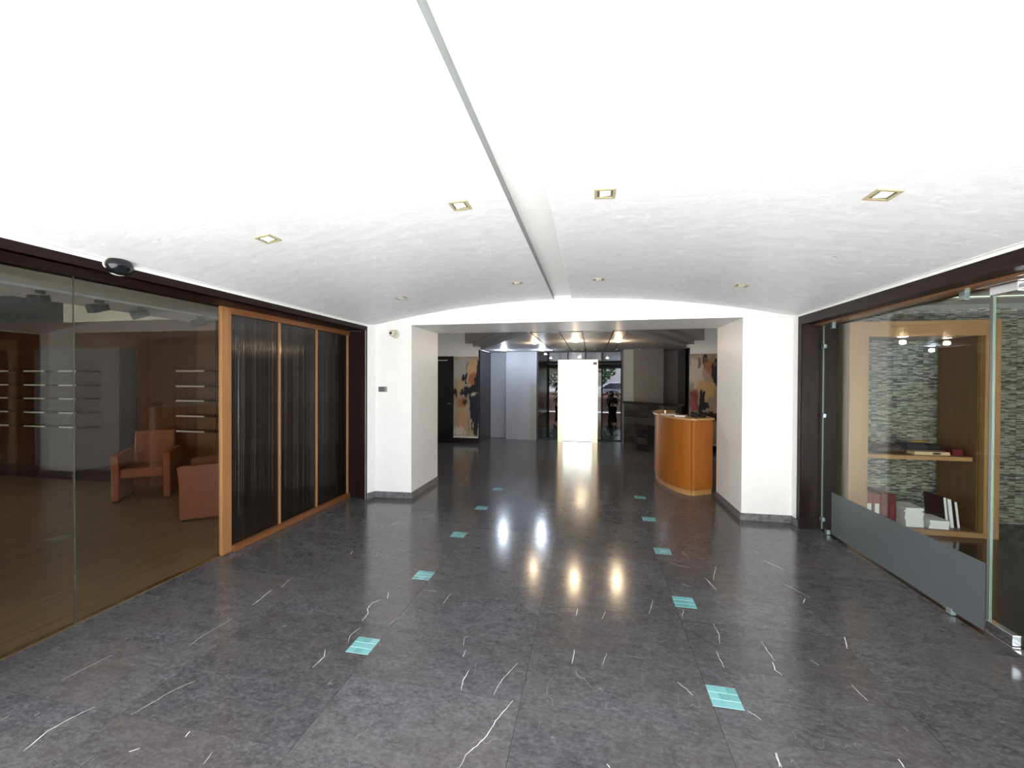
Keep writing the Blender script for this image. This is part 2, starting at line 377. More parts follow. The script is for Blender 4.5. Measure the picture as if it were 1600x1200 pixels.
VEINS=[(0.003,[(-2.344,2.472),(-2.366,2.577),(-2.375,2.654)]),(0.0025,[(-2.331,2.694),(-2.365,2.841)]),(0.0035,[(-1.507,1.977),(-1.503,2.066),(-1.539,2.124)]),(0.003,[(-1.446,2.214),(-1.468,2.268),(-1.452,2.365)]),(0.0045,[(-1.482,2.426),(-1.487,2.507),(-1.522,2.561),(-1.532,2.637),(-1.497,2.685)]),(0.0035,[(-1.453,2.707),(-1.491,2.799)]),(0.002,[(-1.248,2.878),(-1.136,2.88)]),(0.0025,[(-1.031,2.731),(-1.021,2.872)]),(0.004,[(-0.649,1.982),(-0.659,2.046),(-0.652,2.131)]),(0.0025,[(-0.717,2.224),(-0.718,2.286)]),(0.002,[(-0.744,2.318),(-0.764,2.391),(-0.741,2.419)]),(0.002,[(-0.478,1.978),(-0.461,2.086),(-0.396,2.239)]),(0.0035,[(-0.525,1.581),(-0.514,1.642),(-0.459,1.732),(-0.429,1.835),(-0.374,1.973)]),(0.0035,[(-0.096,2.291),(-0.087,2.417)]),(0.0015,[(-1.288,2.425),(-1.256,2.518)]),(0.0045,[(-2.383,1.287),(-2.41,1.382),(-2.399,1.45),(-2.364,1.529)]),(0.002,[(-2.14,1.526),(-2.097,1.693),(-2.051,1.765)]),(0.0025,[(-2.347,2.437),(-2.371,2.649)]),(0.002,[(-2.354,1.983),(-2.37,2.086),(-2.343,2.274)]),(0.0015,[(-2.747,1.632),(-2.715,1.838)]),(0.004,[(-1.772,1.478),(-1.777,1.506)]),(0.004,[(-1.935,1.371),(-1.908,1.394)]),(0.0015,[(-1.57,1.389),(-1.587,1.441)]),(0.0035,[(-0.09,2.767),(-0.083,2.867)]),(0.002,[(0.082,2.766),(0.112,2.869)]),(0.002,[(0.401,2.891),(0.455,3.082)]),(0.002,[(0.071,2.316),(0.102,2.42)]),(0.002,[(0.613,2.881),(0.651,3.003)]),(0.0025,[(0.803,2.867),(0.806,2.749),(0.778,2.645)]),(0.0025,[(0.74,2.572),(0.74,2.43)]),(0.002,[(1.039,2.726),(1.04,2.615),(1.044,2.546)]),(0.0035,[(1.027,2.534),(1.012,2.466),(1.035,2.432)]),(0.003,[(0.917,3.529),(0.951,3.327)]),(0.0025,[(0.709,3.377),(0.781,3.338)]),(0.0025,[(0.459,2.264),(0.495,2.221),(0.519,2.182)]),(0.0025,[(0.758,2.132),(0.8,2.089)]),(0.0025,[(1.509,3.534),(1.613,3.34)]),(0.005,[(1.515,3.257),(1.562,3.33)]),(0.004,[(0.075,1.719),(0.087,1.703)]),(0.003,[(0.792,1.913),(0.784,1.847)]),(0.005,[(1.574,2.876),(1.541,2.807),(1.52,2.75)]),(0.003,[(1.359,2.425),(1.373,2.316)]),(0.0035,[(0.789,1.914),(0.78,1.846)]),(0.0035,[(1.29,1.984),(1.288,1.945)]),(0.002,[(1.249,2.596),(1.273,2.554)]),(0.0045,[(-3.061,4.232),(-3.009,4.315)]),(0.0045,[(-2.164,4.09),(-2.112,4.218)]),(0.004,[(-2.149,3.328),(-2.184,3.414)]),(0.003,[(1.51,4.175),(1.55,4.12)]),(0.003,[(1.519,3.976),(1.623,3.795)]),(0.0025,[(0.68,3.747),(0.849,3.673)]),(0.003,[(1.074,3.762),(0.976,3.491)]),(0.0035,[(0.927,3.504),(0.956,3.344)])]
vm = B()
for wd, pl in VEINS:
    # ribbons with a jagged, tapering outline
    pts = []
    for (p, q) in zip(pl, pl[1:]):
        k = max(2, int(math.dist(p, q) / .02))
        for i in range(k): pts.append((p[0] + (q[0] - p[0]) * i / k, p[1] + (q[1] - p[1]) * i / k))
    pts.append(pl[-1]); n = len(pts); vs = []; fs = []
    for i, p in enumerate(pts):
        q = pts[min(i + 1, n - 1)]; r = pts[max(i - 1, 0)]; d = Vector((q[0] - r[0], q[1] - r[1])); d.normalize()
        ww = wd * .42 * (.25 + .9 * math.sin(math.pi * (i + .4) / (n - .2)) ** .6) * R.uniform(.6, 1.25); jx = R.uniform(-1, 1) * .0025
        vs += [(p[0] - d.y * (ww + jx), p[1] + d.x * (ww + jx), .00055), (p[0] + d.y * (ww - jx), p[1] - d.x * (ww - jx), .00055)]
        if i: fs.append((2 * i - 2, 2 * i - 1, 2 * i + 1, 2 * i))
    vm.add(vs, fs)
vm.build('calcite_vein', M['veinwhite'], floor, kind='stuff')

# ceiling vault -----------------------------------------------------
def vault(xa, xb, n):
    m = B(); xs_ = [xa + (xb - xa) * i / n for i in range(n + 1)]
    poly = [(x, zv(x)) for x in xs_] + [(xb, 2.95), (xa, 2.95)]
    return m.extrude(poly, 1, YF, YE)
ceiling = S('ceiling', vault(-3.05, -.465, 40), M['ceil'])
vault(-.235, 2.35, 40).build('ceiling_half', M['ceil'], ceiling)
zt = zv(-.35) + .045
B().box(-.465, -.235, YF, YE, zt, 2.95).build('recessed_channel', M['whiteR'], ceiling)
B().box(-.4655, -.4595, YF, YE, zv(-.46) - .003, zt).build('channel_edge', M['grooveshade'], ceiling)  # grey strip painting the shade on the groove's left side
B().box(-.2405, -.2345, YF, YE, zv(-.24) - .001, zt).build('channel_edge', M['trim'], ceiling)
S('ceiling', B().box(-12.2, 7.4, YF, 21.4, 2.95, 3.15), M['white'])       # slab above everything

# side walls above the openings with cornice
for nm, xw, sg in (('wall_left', XL, -1), ('wall_right', XR, 1)):
    wl = S(nm, B().box(xw, xw + sg * .34, YF, YE - .02, ZT, 2.95), M['white'])
    B().box(xw - sg * .010, xw, YF, YE - .02, ZT, 2.338).build('cornice_strip', M['trim'], wl)
    B().box(xw - sg * .022, xw, YF, YE - .02, 2.341, 2.352).build('cornice_strip', M['trim'], wl)

# piers of the end wall and lintel
pl_ = [(-2.95, 4.93), (-2.885, 5.05), (-2.375, YE), (-2.375, YB), (-4.62, YB), (-4.62, 5.9), (-3.4, 5.3), (-3.4, 4.97), (-2.98, 4.97)]
pier_l = S('wall_end', B().prism([(-2.95, 4.9), (-2.885, 5.05), (-2.375, YE), (-2.375, YB), (-3.6, YB), (-3.6, 4.99), (-2.95, 4.99)], 0, 2.95), M['whiteR'])
pier_r = S('wall_end', B().prism([(2.245, 4.9), (2.245, 5.095), (1.715, YE), (1.715, YB), (2.62, YB), (2.62, 4.99), (2.245, 4.99)], 0, 2.95), M['whiteR'])
lint = S('wall_end', B().box(-2.375, 1.715, YE - .004, YB, ZS, 2.95), M['whiteR'])
B().box(-2.88, 2.245, YE - .012, YE + .02, ZS, zv(XL) + .02 if False else ZS + .012).build('seam_strip', M['trim'], lint)
B().box(-2.88, 2.245, YE - .006, YE + .02, ZS + .014, 2.95).build('arched_panel', M['white'], lint)
def skirting(name, pts, h=.082, t=.012):
    m = B()
    for (p, q) in zip(pts, pts[1:]):
        d = Vector((q[0] - p[0], q[1] - p[1])).normalized(); nrm = Vector((d.y, -d.x))
        m.prism([(p[0] - d.x * t * .0, p[1]), (q[0], q[1]), (q[0] + nrm.x * t, q[1] + nrm.y * t), (p[0] + nrm.x * t, p[1] + nrm.y * t)], .0006, h)
    return S(name, m, M['skirt'])
skirting('baseboard_left', [(-2.945, 4.935), (-2.885, 5.05), (-2.375, YE), (-2.375, YB)])
skirting('baseboard_right', [(1.715, YB), (1.715, YE), (2.245, 5.095), (2.245, 4.94)])
S('trim', B().box(YF * 0 - 3.33, -3.28, YF, 3.06, .0, .006), M['brass']).name = 'trim_1'

# left portal frame and glazing --------------------------------------
fl = S('trim_2', B().box(XL - .008, -3.36, YF, 4.97, 2.262, ZT), M['wenge'])
B().box(XL + .012, XL - .05, YF, 4.97, 2.262, ZT).build('header_face', M['wenge'], fl)
B().box(XL + .012, XL - .06, 4.905, 4.97, 0, 2.262).build('jamb_face', M['wengeV'], fl)
B().box(XL - .06, -3.36, 4.986, 5.03, 0, 2.262).build('jamb_lining', M['wengeV'], fl)
B().box(XL - .060, XL - .066, 4.955, 4.985, 0, 2.262).build('bead', M['oakH'], fl)
win = S('window_1', B().box(-3.297, -3.283, YF, YF + .03, .004, 2.262), M['steel'])
B().box(-3.295, -3.285, YF + .03, 2.0195, .006, 2.262).build('glass_pane', M['glassL'], win)
B().box(-3.295, -3.285, 2.0225, 3.058, .006, 2.262).build('glass_pane', M['glassL'], win)
B().box(-3.296, -3.284, 2.0196, 2.0224, .006, 2.262).build('silicone_joint', M['silicone'], win)

pt = thing('wood_partition', (-3.27, 4.0, 0), 'honey wood partition with three bronze reeded glass panes in the left opening', 'partition')
B().box(-3.300, -3.262, 3.066, 3.165, .002, 2.262).build('post', M['oak'], pt, bevel=.003)
B().box(-3.31, -3.235, 3.167, 4.984, 2.205, 2.261).build('rail', M['oakH'], pt, bevel=.002)
B().box(-3.31, -3.225, 3.167, 4.984, .002, .055).build('rail', M['oakH'], pt, bevel=.002)
B().box(-3.31, -3.25, 4.966, 4.984, .055, 2.205).build('stile', M['oak'], pt)
for y in (3.753, 4.346):
    B().box(-3.29, -3.255, y - .010, y + .010, .055, 2.205).build('mullion', M['oak'], pt, bevel=.002)
for y0_, y1_ in ((3.167, 3.743), (3.763, 4.336), (4.356, 4.966)):
    m = B(); n = int((y1_ - y0_) / .022) * 6; vs = []; fs = []
    amp = [R.uniform(.0009, .0032) for _ in range(n // 6 + 2)]
    for i in range(n + 1):
        y = y0_ + (y1_ - y0_) * i / n; x = -3.272 + amp[i // 6] * (math.cos(2 * math.pi * i / 6) - 1)
        vs += [(x, y, .055), (x, y, 2.205)]
        if i: fs.append((2 * i - 2, 2 * i, 2 * i + 1, 2 * i - 1))
    m.add(vs, fs); m.build('reeded_glass_pane', M['reed'], pt, smooth=True)

# left room -----------------------------------------------------------
lf = S('floor', B().box(-11.6, -3.34, YF, 4.95, -.12, -.011), M['grout'])
pw = .196; pm = {}
for i in range(42):
    x0 = -3.345 - pw * (i + 1); off = (i * .83) % 1.6
    y = YF - off; 
    while y < 4.95:
        a, c = max(y, YF), min(y + 1.6, 4.949)
        if c - a > .05:
            k = round(c - a, 3)
            if k not in pm: pm[k] = B().box(0, pw - .0015, 0, k - .0015, -.011, 0).mesh('floor_plank', M['plank'])
            link_copy(pm[k], 'floor_plank', lf, (x0, a, 0))
        y += 1.6
S('wall_left', B().box(-11.8, -11.6, YF, 5.2, 0, 2.95), M['woodwall'])
we = S('wall_end', B().box(-11.6, -3.37, 4.95, 5.15, -.12, 2.95), M['woodwall'])
B().box(-11.6, -6.82, 4.925, 4.95, .0, .185).build('plinth', M['plinth'], we)
B().box(-8.82, -7.10, 4.915, 4.95, .186, 2.075).build('grey_panel', M['grpanel'], we)
B().box(-7.09, -6.80, 4.93, 4.95, .0, 2.06).build('dark_panel', M['charcoal'], we)
B().box(-5.62, -5.30, 4.88, 4.95, .0, 2.45).build('pilaster', M['cabin'], we)
B().box(-11.6, -8.19, 4.90, 4.95, 2.53, 2.95).build('beam', M['green'], we)
B().box(-8.18, -5.85, 4.90, 4.95, 2.49, 2.95).build('bulkhead', M['cream'], we)
for k in range(9):
    B().box(-6.70 + k * .12, -6.70 + k * .12 + .116, 4.938, 4.95, .0, 2.3).build('wood_board', M['woodwall'], we)
cl = S('ceiling', B().box(-5.84, -3.29, YF, 4.95, 2.45, 2.62), M['ceil'])
fw_ = S('wall_front', B().box(-11.6, -2.955, YF - .15, YF, 2.3, 2.95), M['warmgrey'])
for x0, x1 in ((-11.6, -8.3), (-7.2, -2.955)): B().box(x0, x1, YF - .15, YF, 0, 2.3).build('unseen_front_pier', M['warmgrey'], fw_)  # unseen piers, gap narrowed to let less daylight into the left room
racks = [(-9.469, -8.976, 'in the left room nearest the picture edge'), (-8.633, -8.216, 'left of the glass joint on grey panel'), (-7.927, -7.604, 'right of the glass joint on grey panel'), (-5.758, -5.29, 'by the honey wood post above the armchairs')]
for i, (a, c, where) in enumerate(racks):
    rk = thing('shelf_rack', ((a + c) / 2, 4.9, 0), 'five slim pale-edged wall shelves ' + where, 'shelf', 'wall shelf racks in the left room')
    for z in (.865, 1.08, 1.295, 1.50, 1.715):
        s_ = B().box(a, c + .14, 4.70, 4.915, z - .008, z + .006).build('shelf', M['wengeV'], rk)
        B().box(a, c, 4.685, 4.70, z - .011, z + .011).build('shelf_edge', M['shelflip'], s_)
# ceiling track with four spots
tk = thing('light_track', (-5.05, 3, 2.45), 'pale ceiling track carrying dark spotlights in the left room', 'light track')
B().box(-5.10, -5.01, 1.2, 4.8, 2.425, 2.449).build('rail', M['rail'], tk)
for i, (y, rzz, tilt) in enumerate(((2.86, .5, .75), (3.32, .0, .35), (3.72, -.7, .75), (4.43, -.8, .75))):
    sp = thing('track_spotlight', (-5.052, y, 2.424), ('leftmost dark wedge spotlight on the ceiling track', 'second dark spotlight on track, right of glass joint', 'third dark spotlight on the ceiling track', 'dark spotlight on track nearest the wood post')[i], 'spotlight', 'track spotlights')
    sp.rotation_euler = (0, 0, rzz)
    B().box(-.02, .02, -.03, .03, -.03, 0).build('adapter', M['spotdark'], sp, world=False)
    h = B().add([(-.035, -.10, -.06), (.035, -.10, -.06), (.035, .06, -.03), (-.035, .06, -.03), (-.045, -.07, -.15), (.045, -.07, -.15), (.035, .08, -.09), (-.035, .08, -.09)],
                [(0, 1, 2, 3), (7, 6, 5, 4), (0, 4, 5, 1), (1, 5, 6, 2), (2, 6, 7, 3), (3, 7, 4, 0)]).build('lamp_head', M['spotdark'], sp, world=False, bevel=.006)
    h2 = B().add([(-.036, -.103, -.068), (.036, -.103, -.068), (.042, -.077, -.142), (-.042, -.077, -.142)], [(0, 3, 2, 1)]).build('lens', M['smoke'], h, world=False)
# lights of the left room (dim, ceiling mounted)
def lamp(x, y, z, e, col, r=.06, nm='lamp'):
    l = bpy.data.lights.new(nm, 'POINT'); l.energy = e; l.color = col; l.shadow_soft_size = r
    o = bpy.data.objects.new(nm, l); C.objects.link(o); o.location = (x, y, z); return o

def armchair(name, loc, rz, label):
    t = thing(name, loc, label, 'armchair', 'tan leather armchairs in the left room', rz)
    def side(x0, x1):    # slab side: leg, arm and upright in one, leaning outwards at the top front
        prof = [(-.30, .02), (.30, .02), (.31, .60), (.20, .64), (-.28, .625), (-.325, .61), (-.305, .40)]
        return B().extrude(prof, 0, x0, x1)
    for x0, x1 in ((-.30, -.225), (.225, .30)):
        a = side(x0, x1).build('side_slab', M['leather'], t, world=False, bevel=.012)
        B().box(x0 + .01, x1 - .01, -.28, -.2, 0, .022).build('foot', M['blackmat'], a, world=False)
        B().box(x0 + .01, x1 - .01, .2, .28, 0, .022).build('foot', M['blackmat'], a, world=False)
    B().box(-.225, .225, -.29, .22, .30, .43).build('seat', M['leather'], t, world=False, bevel=.025)
    b = B().extrude([(.14, .34), (.24, .34), (.34, .86), (.25, .87)], 0, -.224, .224).build('backrest', M['leatherD'], t, world=False, bevel=.02)
    B().box(-.224, .224, .2, .23, .12, .32).build('rear_rail', M['leatherD'], t, world=False)
    return t
armchair('armchair', (-5.98, 4.50, 0), math.radians(38), 'tan leather slab-sided armchair facing the hall, seen through the left glass')
armchair('armchair', (-4.43, 4.11, 0), math.radians(-54), 'tan leather armchair seen side-on just left of the honey wood post')

# right portal frame, glass and door ----------------------------------
fr = S('trim_3', B().box(XR + .05, 2.60, YF, 4.97, 2.222, ZT), M['wenge'])
B().box(XR - .012, XR + .05, YF, 4.97, 2.222, ZT).build('header_face', M['wenge'], fr)
B().box(XR - .012, XR + .05, 4.905, 4.97, 0, 2.222).build('jamb_face', M['wengeV'], fr)
B().box(XR + .05, 2.60, 4.925, 4.985, 0, 2.222).build('jamb_lining', M['wengeV'], fr)
B().box(2.36, 2.48, YF, 4.92, 2.205, 2.2215).build('head_channel', M['cabin'], fr)
GX = 2.445
w2 = S('window_2', B().box(GX - .005, GX + .005, 3.045, 4.885, .022, 2.204), M['glassR'])
B().box(GX - .0055, GX + .0055, 4.885, 4.889, .022, 2.204).build('glass_edge', M['glassedge'], w2)
B().box(GX - .0055, GX + .0055, 3.041, 3.045, .022, 2.204).build('glass_edge', M['silicone'], w2)
B().box(GX - .0068, GX - .0052, 3.05, 4.70, .035, .465).build('frosted_band', M['frost'], w2, label='frosted grey band along the foot of the glass')
for y, z0, z1 in ((4.72, 2.15, 2.21), (3.23, 2.15, 2.21), (4.78, .004, .05), (3.30, .004, .05)):
    B().box(GX - .016, GX + .016, y - .022, y + .022, z0, z1).build('clip', M['clip'], w2, bevel=.003)
for z in (1.98, 1.24, .13):
    B().box(GX - .014, GX + .014, 4.852, 4.905, z - .022, z + .022).build('clip', M['clip'], w2, bevel=.003)
dr = S('door_1', B().box(GX - .006, GX + .006, 2.02, 3.02, .09, 2.15), M['glassR'])
B().box(GX - .0065, GX + .0065, 3.02, 3.024, .09, 2.15).build('glass_edge', M['glassedge'], dr)
B().box(GX - .022, GX + .022, 2.86, 3.03, .062, .125).build('bottom_patch', M['chrome'], dr, bevel=.004)
B().box(GX - .022, GX + .022, 2.86, 3.03, 2.135, 2.19).build('top_patch', M['steel'], dr, bevel=.004)
B().box(GX - .022, GX + .022, 2.86, 3.03, .004, .056).build('floor_pivot', M['chrome'], w2, bevel=.004)
B().box(GX - .035, GX + .035, 2.6, 3.10, 2.192, 2.2045).build('pivot_plate', M['steel'], fr)
B().box(GX - .03, GX + .03, 1.0, 2.855, .0, .05).build('floor_rail', M['steel'], w2)

# right room -----------------------------------------------------------
S('floor', B().box(2.452, 7.2, YF, 5.6, -.1, -.001), M['darkfloor'])
S('wall_back', B().box(2.6, 7.2, 5.56, 5.75, 0, 2.45), M['ledger'])
S('wall_back', B().box(2.6, 7.2, 5.56, 5.75, 2.45, 2.95), M['palegrey'])
S('wall_right', B().box(7.2, 7.4, YF, 5.75, 0, 2.95), M['ledger'])
fw_ = S('wall_front', B().box(2.26, 7.2, YF - .15, YF, 2.1, 2.95), M['palegrey'])
B().box(2.26, 3.3, YF - .15, YF, 0, 2.1).build('unseen_front_pier', M['palegrey'], fw_)  # unseen piers, sized to hold back daylight in the right room
B().box(5.3, 7.2, YF - .15, YF, 0, 2.1).build('unseen_front_pier', M['palegrey'], fw_)
S('added_sun_screen', B().box(-12.2, 7.4, -.9, YF, 3.0, 3.15), M['white'])  # unseen overhang, added to keep sun patches off the hall floor
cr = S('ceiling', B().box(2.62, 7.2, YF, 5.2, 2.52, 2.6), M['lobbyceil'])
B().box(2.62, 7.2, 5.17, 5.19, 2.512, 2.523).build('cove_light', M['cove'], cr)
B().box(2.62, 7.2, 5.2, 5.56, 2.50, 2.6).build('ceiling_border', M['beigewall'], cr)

cb_ = thing('display_cabinet', (3.4, 5.2, 0), 'light oak open display cabinet standing behind the right glass', 'cabinet')
Yf = 4.97
B().box(2.735, 2.918, Yf, Yf + .06, .0, 2.245).build('front_stile', M['cab'], cb_, bevel=.002)
B().box(3.952, 4.085, Yf, Yf + .06, .0, 2.245).build('front_stile', M['cab'], cb_, bevel=.002)
B().box(2.918, 3.952, Yf, Yf + .06, 2.084, 2.245).build('top_rail', M['cabH'], cb_, bevel=.002)
B().box(2.918, 3.952, Yf, Yf + .03, .0, .055).build('bottom_rail', M['cabH'], cb_, bevel=.002)
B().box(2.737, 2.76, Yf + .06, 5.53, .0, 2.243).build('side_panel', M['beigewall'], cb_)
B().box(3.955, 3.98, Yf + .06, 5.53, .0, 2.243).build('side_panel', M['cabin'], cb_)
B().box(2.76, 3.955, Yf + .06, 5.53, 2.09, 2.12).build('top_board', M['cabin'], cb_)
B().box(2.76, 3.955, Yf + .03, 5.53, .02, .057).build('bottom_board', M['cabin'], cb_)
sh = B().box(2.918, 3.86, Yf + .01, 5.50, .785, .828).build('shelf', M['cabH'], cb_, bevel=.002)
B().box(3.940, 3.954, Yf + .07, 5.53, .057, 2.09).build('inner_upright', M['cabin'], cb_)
# things in the cabinet
zb = .0575
xb = 3.035
names = ('leftmost red lever binder on the cabinet bottom board', 'second red lever binder from the left on cabinet bottom', 'third red lever binder from the left on cabinet bottom', 'red lever binder nearest the tall booklet stack')
for i in range(4):
    t = thing('lever_binder', (xb + i * .075, 5.28, zb), names[i], 'binder', 'red binders in the cabinet')
    B().box(-.034, .034, -.14, .14, 0, .32 - (.012 if i % 2 else 0)).build('cover', M['redlite'] if i < 2 else M['red'], t, world=False, bevel=.004)
    B().box(-.02, .02, -.1425, -.1395, .08, .20).build('spine_label', M['paper'] if i < 2 else M['redlite'], t, world=False)
def booklet(x, y, z, wd, dp, th, rz, label, grp):
    t = thing('booklet', (x, y, z), label, 'booklet', grp, rz)
    B().box(-wd / 2 + .004, wd / 2 - .004, -dp / 2 + .004, dp / 2, .0025, th - .0025).build('pages', M['paper'], t, world=False)
    B().box(-wd / 2 - .001, wd / 2 + .001, -dp / 2 - .001, dp / 2, 0, .0024).build('cover', M['paper'], t, world=False)
    B().box(-wd / 2 - .001, wd / 2 + .001, -dp / 2 - .001, dp / 2, th - .0024, th).build('cover', M['paper'], t, world=False)
ordn = ['bottom', 'second from bottom', 'third from bottom', 'fourth from bottom', 'fifth from bottom', 'sixth from bottom', 'seventh from bottom', 'topmost']
z = zb
for i in range(8):
    th = .024 + .002 * (i % 2); booklet(3.395 + R.uniform(-.006, .006), 5.16, z, .17, .25, th, R.uniform(-.04, .04), 'white booklet, %s of the tall stack in the cabinet' % ordn[i], 'tall stack of white booklets'); z += th + .0004
z = zb
for i in range(4):
    th = .0215; booklet(3.61 + R.uniform(-.005, .005), 5.14, z, .18, .25, th, R.uniform(-.03, .03), 'white booklet, %s of the short stack in the cabinet' % (['bottom', 'second from bottom', 'third from bottom', 'topmost'][i]), 'short stack of white booklets'); z += th + .0004
for i, (x, dx, m_, lb) in enumerate(((3.70, 0, 'maroon', 'leftmost maroon folder standing right of the short booklet stack'), (3.745, .0, 'paper', 'pale paper folder leaning between the maroon folders'), (3.80, .0, 'maroon', 'maroon folder against the cabinet upright'))):
    t = thing('document_folder', (x, 5.22, zb), lb, 'folder', 'folders at the right end of the cabinet')
    B().extrude([(-.016 + .03, 0), (.016 + .03, 0), (.016, .32 - .02 * i), (-.016, .32 - .02 * i)], 1, -.13, .13).build('cover', M[m_], t, world=False, bevel=.002)
    B().extrude([(-.010 + .03, .004), (.010 + .03, .004), (.010, .315 - .02 * i), (-.010, .315 - .02 * i)], 1, -.1325, -.129).build('page_edges', M['paper'], t, world=False)
zs = .829
t = thing('shoulder_bag', (3.22, 5.18, zs), 'dark brown slumped bag with black strap on the cabinet shelf', 'bag')
m = B(); nx, nz = 14, 8
vs = []; fs = []
for i in range(nx + 1):
    u = -1 + 2 * i / nx
    for j in range(nz):
        a = 2 * math.pi * j / nz; hh = .072 * (1 - u * u) ** .5 + .006
        vs.append((u * .17, math.cos(a) * .09 * (1 - u ** 4 * .6), max(0, .5 * hh + math.sin(a) * hh * .75 + (.006 * math.sin(7 * u)))))
for i in range(nx):
    for j in range(nz): fs.append((i * nz + j, i * nz + (j + 1) % nz, (i + 1) * nz + (j + 1) % nz, (i + 1) * nz + j))
fs += [tuple(range(nz))[::-1], tuple(range(nx * nz, nx * nz + nz))]
B().add(vs, fs).build('bag_body', M['bagbrown'], t, world=False, smooth=True)
B().tube([(-.14, -.08, .01), (-.11, -.06, .07), (-.04, -.05, .105), (.03, -.05, .10), (.09, -.06, .075), (.13, -.08, .02)], .006).build('strap', M['cable'], t, world=False, smooth=True)
t = thing('card_box', (3.55, 5.10, zs), 'flat beige box with a dark oval cut-out on the cabinet shelf', 'box')
B().box(-.16, .16, -.06, .07, 0, .034).build('carton', M['beigebox'], t, world=False, bevel=.002)
B().lathe([(.0255, -.061), (.0255, -.0595)], 20, (.025, 0, .043), 1).build('cut_out', M['blackmat'], t, world=False).scale = (1.6, 1, .42)
t.location.z = zs
t = thing('file_tray', (3.58, 5.29, zs), 'smoky grey plastic tray behind the beige box on the shelf', 'tray')
B().box(-.15, .15, -.1, .1, 0, .006).build('tray_base', M['smoke'], t, world=False)
for a in ((-.15, .15, -.1, -.094), (-.15, .15, .094, .1), (-.15, -.144, -.094, .094), (.144, .15, -.094, .094)):
    B().box(a[0], a[1], a[2], a[3], .006, .085).build('tray_side', M['smoke'], t, world=False)
t = thing('gift_box', (3.80, 5.12, zs), 'small dark red box at the right end of the cabinet shelf', 'box')
B().box(-.045, .045, -.05, .05, 0, .05).build('box_body', M['red'], t, world=False, bevel=.002)
B().box(-.047, .047, -.052, .052, .05, .064).build('box_lid', M['red'], t, world=False, bevel=.002)
t = thing('gold_tassel', (3.70, 5.44, zs), 'gold braided cord bundle at the back of the cabinet shelf', 'cord')
for k in range(5):
    B().tube([(-.14 + .02 * k, .0 + .012 * k, .008 + .018 * k), (-.03, .01, .03 + .016 * k), (.11, .0 + .01 * k, .012 + .019 * k)], .009).build('cord_strand', M['gold'], t, world=False, smooth=True)
t = B().tube([(3.20, 5.27, .84), (3.225, 5.515, .835), (3.225, 5.53, .77), (3.25, 5.535, .68), (3.24, 5.53, .60), (3.17, 5.52, .53), (3.09, 5.50, .48)], .004).build('power_cable', M['cable'], smooth=True)
tag(t, 'thin black cable hanging down behind the cabinet shelf', 'cable')
t = B().tube([(4.66, 5.38, .012), (4.75, 5.30, .012), (4.86, 5.35, .012), (4.92, 5.44, .012), (4.80, 5.48, .012), (4.70, 5.41, .02), (4.83, 5.33, .02), (5.05, 5.42, .012)], .011).build('cable_coil', M['cable'], smooth=True)
tag(t, 'black cable coil on the dark floor by the stone wall', 'cable')

# hall downlights -------------------------------------------------------
def downlight(x, y, label):
    nrm = math.atan(2 * .0418 * (x - XC))
    t = thing('downlight', (x, y, zv(x)), label, 'downlight', 'square downlights in the vaulted ceiling'); t.rotation_euler = (0, nrm, 0)
    s = .055; f = .041
    m = B()
    for a in ((-s, s, -s, -f), (-s, s, f, s), (-s, -f, -f, f), (f, s, -f, f)): m.box(a[0], a[1], a[2], a[3], -.006, .003)
    m.build('frame', M['ivory'], t, world=False)
    B().box(-f, f, -f, f, -.0015, .003).build('recess_shade', M['lampin'], t, world=False)  # flat plate without a hollow, the recess shade is in its colour
    B().add([(-.028, -.034, -.0085), (.030, -.034, -.0025), (.030, .026, -.0025), (-.028, .026, -.0085), (-.028, -.034, -.0015), (.030, -.034, -.0015), (.030, .026, -.0015), (-.028, .026, -.0015)],
            [(0, 3, 2, 1), (4, 5, 6, 7), (0, 1, 5, 4), (1, 2, 6, 5), (2, 3, 7, 6), (3, 0, 4, 7)]).build('lamp_face', M['lampface'], t, world=False)
rows = ('near', 'far')
for j, (y, xs_) in enumerate(((2.245, (-2.035, -.75, .069, 1.367)), (4.12, (-2.046, -.755, .069, 1.376)))):
    for i, x in enumerate(xs_):
        downlight(x, y, 'square ivory downlight, %s row, %s' % (rows[j], ('first from the left wall', 'just left of the ceiling channel', 'just right of the ceiling channel', 'first from the right wall')[i]))
# dome sensor on header
t = thing('dome_sensor', (-2.938, 2.03, 2.315), 'glossy black dome sensor fixed to the left dark header', 'sensor')
B().lathe([(.085, 0), (.085, .006), (.07, .01)], 28, (0, 0, 0), 0).build('back_plate', M['camwhite'], t, world=False, smooth=False)
B().lathe([(.078, .008), (.076, .022), (.066, .040), (.045, .055), (.02, .062), (.003, .063)], 28, (0, 0, 0), 0).build('dome', M['dome'], t, world=False, smooth=True)
t.scale = (1, 1, .72); t.rotation_euler = (0, .25, 0)
# wall camera and plate
t = thing('wall_camera', (-2.60, 5.03, 2.222), 'small round ivory wall camera high on the left white pier', 'camera')
B().lathe([(.058, .045), (.058, .03), (.052, .018), (.045, .014)], 24, (0, 0, 0), 1).build('mount', M['camwhite'], t, world=False)
q = B().lathe([(.040, .016), (.044, -.01), (.040, -.035), (.026, -.044)], 24, (-.022, 0, .006), 1).build('camera_body', M['camwhite'], t, world=False, smooth=True)
B().lathe([(.016, -.043), (.016, -.050), (.010, -.052)], 16, (-.028, 0, .006), 1).build('lens', M['dome'], q, world=False)
t = thing('intercom_plate', (-2.78, 5.053, 1.475), 'small grey wall plate left of centre on the left white pier', 'wall plate')
B().box(-.064, .064, -.008, .004, -.036, .036).build('plate', M['greyplate'], t, world=False, bevel=.003)
for k in range(4): B().box(-.052, .028, -.0105, -.008, -.026 + k * .015, -.020 + k * .015).build('slot', M['blackmat'], t, world=False)
